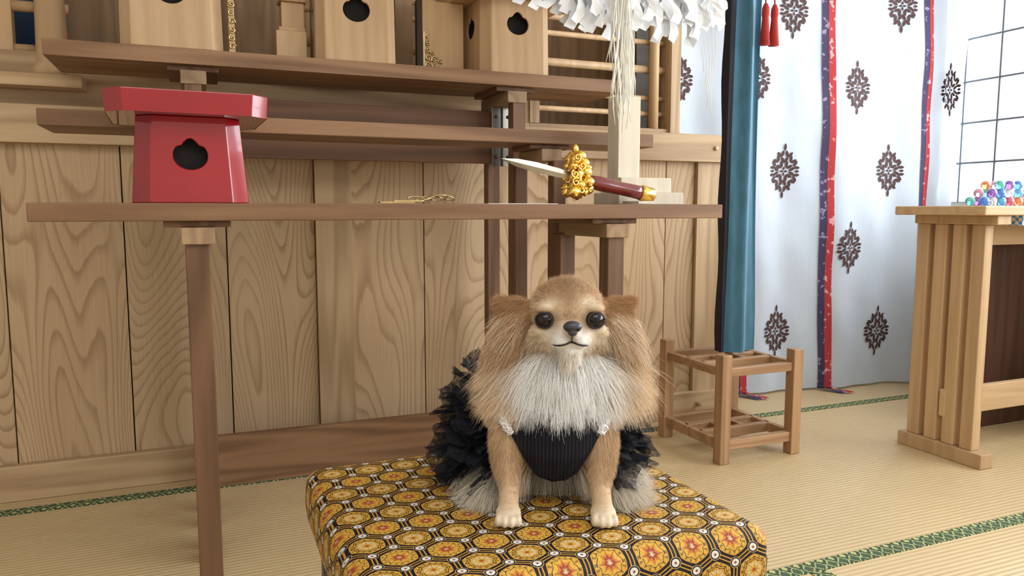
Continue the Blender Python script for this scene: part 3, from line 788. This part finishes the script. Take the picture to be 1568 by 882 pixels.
def onsurf(x,z,off):
    h=bvh.ray_cast(Vector((x-OX,-.3,z)),Vector((0,1,0)))
    return Vector((x-OX,(h[0].y if h[0] else 0)-off,z))
def mz(x):
    u=abs(x-.0805)/.030
    return .2480-.0045*u**1.8+.0025*math.exp(-(u/.25)**2)
pts=[onsurf(x,mz(x),.0020) for x in np.linspace(.054,.107,28)]
mb.tube(pts,[.0005]+[.0013]*26+[.0005],8,0)
mb.tube([onsurf(.0805,z,.0028) for z in np.linspace(.264,.250,6)],.0008,6,0)
mb.build('mouth',[M_lip],dog)
n=NT('pinstripe_cloth'); x,y,z=n.sep(n.co())[:3]
st=n.m('ABSOLUTE',n.m('SUBTRACT',n.m('FRACT',n.m('MULTIPLY',x,1/.0052)),.5)); n.set(col=n.ramp(st,[(.0,(.005,.005,.009)),(.42,(.028,.024,.036))],'CONSTANT'),rough=.8,spec=.2); M_pin=n.mat
mb=MB(); P=[]
for i in range(41):
    s=-1+2*i/40; row=[]
    for j in range(29):
        t=j/28; zz=.146-.102*t+.010*(s*s)*(1-t)+.012*t*(s*s)
        w=.030+(.083-.030)*(1-t)**.9; xx=.0615+s*w
        q_=1-((xx-.064)/.082)**2-((zz-.115)/.098)**2
        yy=1.085-.068*math.sqrt(max(.03,q_))-OY
        h=bvh.ray_cast(Vector((xx-OX,-.3,zz)),Vector((0,1,0)))
        if h[0] and (zz>.088 or .022<xx<.102): yy=min(yy,h[0].y-.004)
        row.append(Vector((xx-OX,yy+.0015*math.sin(s*11+t*6)+.001*math.sin(t*17),zz)))
    P.append(row)
for _ in range(4):
    Q=[[p.copy() for p in r] for r in P]
    for i in range(1,40):
        for j in range(1,28): P[i][j].y=min((Q[i][j].y*2+Q[i-1][j].y+Q[i+1][j].y+Q[i][j-1].y+Q[i][j+1].y)/6,Q[i][j].y+.002)
mb.grid(P,0); mb.build('dress_bodice',[M_pin],dog,solid=.003)
n=NT('black_tulle'); nz=n.noise(n.co(),190,2); n.set(col=n.ramp(nz,[(.3,(.004,.004,.006)),(.7,(.010,.011,.016))]),rough=.8,spec=.2,alpha=n.ramp(nz,[(.35,.5),(.6,.85)])); M_tul=n.mat
mb=MB(); random.seed(9)
for L_ in range(14):
    zo=.195-.0145*L_; zi=.145-.006*L_; ri=.055+.002*L_; ro=.118+.009*min(L_,5)+random.uniform(-.010,.008); fr=random.choice((6,7,9,11)); ph=random.uniform(0,6); P=[]
    for i in range(281):
        a=math.radians(-52)+math.radians(284)*i/280
        left=.5-.5*math.cos(a)
        row=[]
        for j in range(11):
            t=j/10; r_=ri+(ro-ri)*t; wv=t*t
            zz=zi+(zo-zi)*t**1.2+wv*.012*math.sin(a*fr+ph)+wv*.005*math.sin(a*fr*3.3+ph*2)-(1-left)*.030*t*(1 if L_<8 else 0)
            rr_=r_*(1+.07*wv*math.sin(a*fr*1.3+ph*2)+.03*wv*math.sin(a*fr*4+ph))
            xx=.050+rr_*math.cos(a)*(.99+.05*left); yy=1.16+rr_*math.sin(a)*.85
            row.append(D(xx,yy,max(zz,.006+.003*math.sin(a*9))))
        P.append(row)
    mb.grid(P,0)
mb.build('tulle_skirt',[M_tul],dog,fixn=False)
mb=MB(); mb.sph(D(.06,1.165,.100),(.088,.093,.075),0,30,18); mb.build('dress_body',[M_pin],dog)
n=NT('white_lace'); nz=n.noise(n.co(),420,2); n.set(col=n.ramp(nz,[(.3,(.6,.6,.62)),(.7,(.86,.86,.87))]),rough=.9,spec=.1,alpha=n.ramp(nz,[(.40,.05),(.46,.95)])); M_lace=n.mat
mb=MB(); random.seed(3)
for sg,bx in ((-1,-.010),(1,.133)):
    for lay in range(3):
        P=[]; ph=random.uniform(0,6)
        for i in range(110):
            t=i/109; zz=.168-.052*t; xx=bx+sg*(.002-.007*(t-.4)**2*4)
            h=bvh.ray_cast(Vector((xx-OX,-.3,zz)),Vector((0,1,0))); y0=(h[0].y+OY if h[0] else 1.06)-.005
            y0=min(y0,1.058); wl=.009+.003*math.sin(t*9+ph)+.0015*math.sin(t*37+ph)
            row=[]
            for j in range(6):
                s=j/5
                row.append(D(xx+sg*(s*wl-.005),y0-.001*lay-.003*s*(1-s)*4-.002*s+.0016*math.sin(t*43+ph*2)*s,zz-.004*s+.001*lay))
            P.append(row)
        mb.grid(P,0)
mb.build('lace_trim',[M_lace],dog,fixn=False)

# ---------------------------------------------------------------- light + camera
w=bpy.data.worlds.new('sky'); scene.world=w; w.use_nodes=True
bg=w.node_tree.nodes['Background']; bg.inputs[0].default_value=(.86,.92,1.,1); bg.inputs[1].default_value=1.25
def arealight(name,loc,rot,sx,sy,p,col=(1,1,1)):
    l=bpy.data.lights.new(name,'AREA'); l.shape='RECTANGLE'; l.size=sx; l.size_y=sy; l.energy=p; l.color=col
    o=bpy.data.objects.new(name,l); scene.collection.objects.link(o); o.location=loc; o.rotation_euler=rot; return o
arealight('window_daylight',(3.6,.3,1.55),(0,math.radians(90),0),1.6,5.2,262,(.91,.96,1.))
arealight('overhead_fill_light',(0.2,-.5,2.36),(0,0,0),2.2,1.6,36,(1,1,1))  # added fill light, out of view overhead, brightens the fronts facing the camera
cd=bpy.data.cameras.new('camera'); cam=bpy.data.objects.new('camera',cd); scene.collection.objects.link(cam); scene.camera=cam
cd.sensor_width=36; cd.lens=36*1150/1568; cd.clip_start=.02
cam.location=(0,0,.85); cam.rotation_euler=(math.radians(90-6.0),0,-ANG)
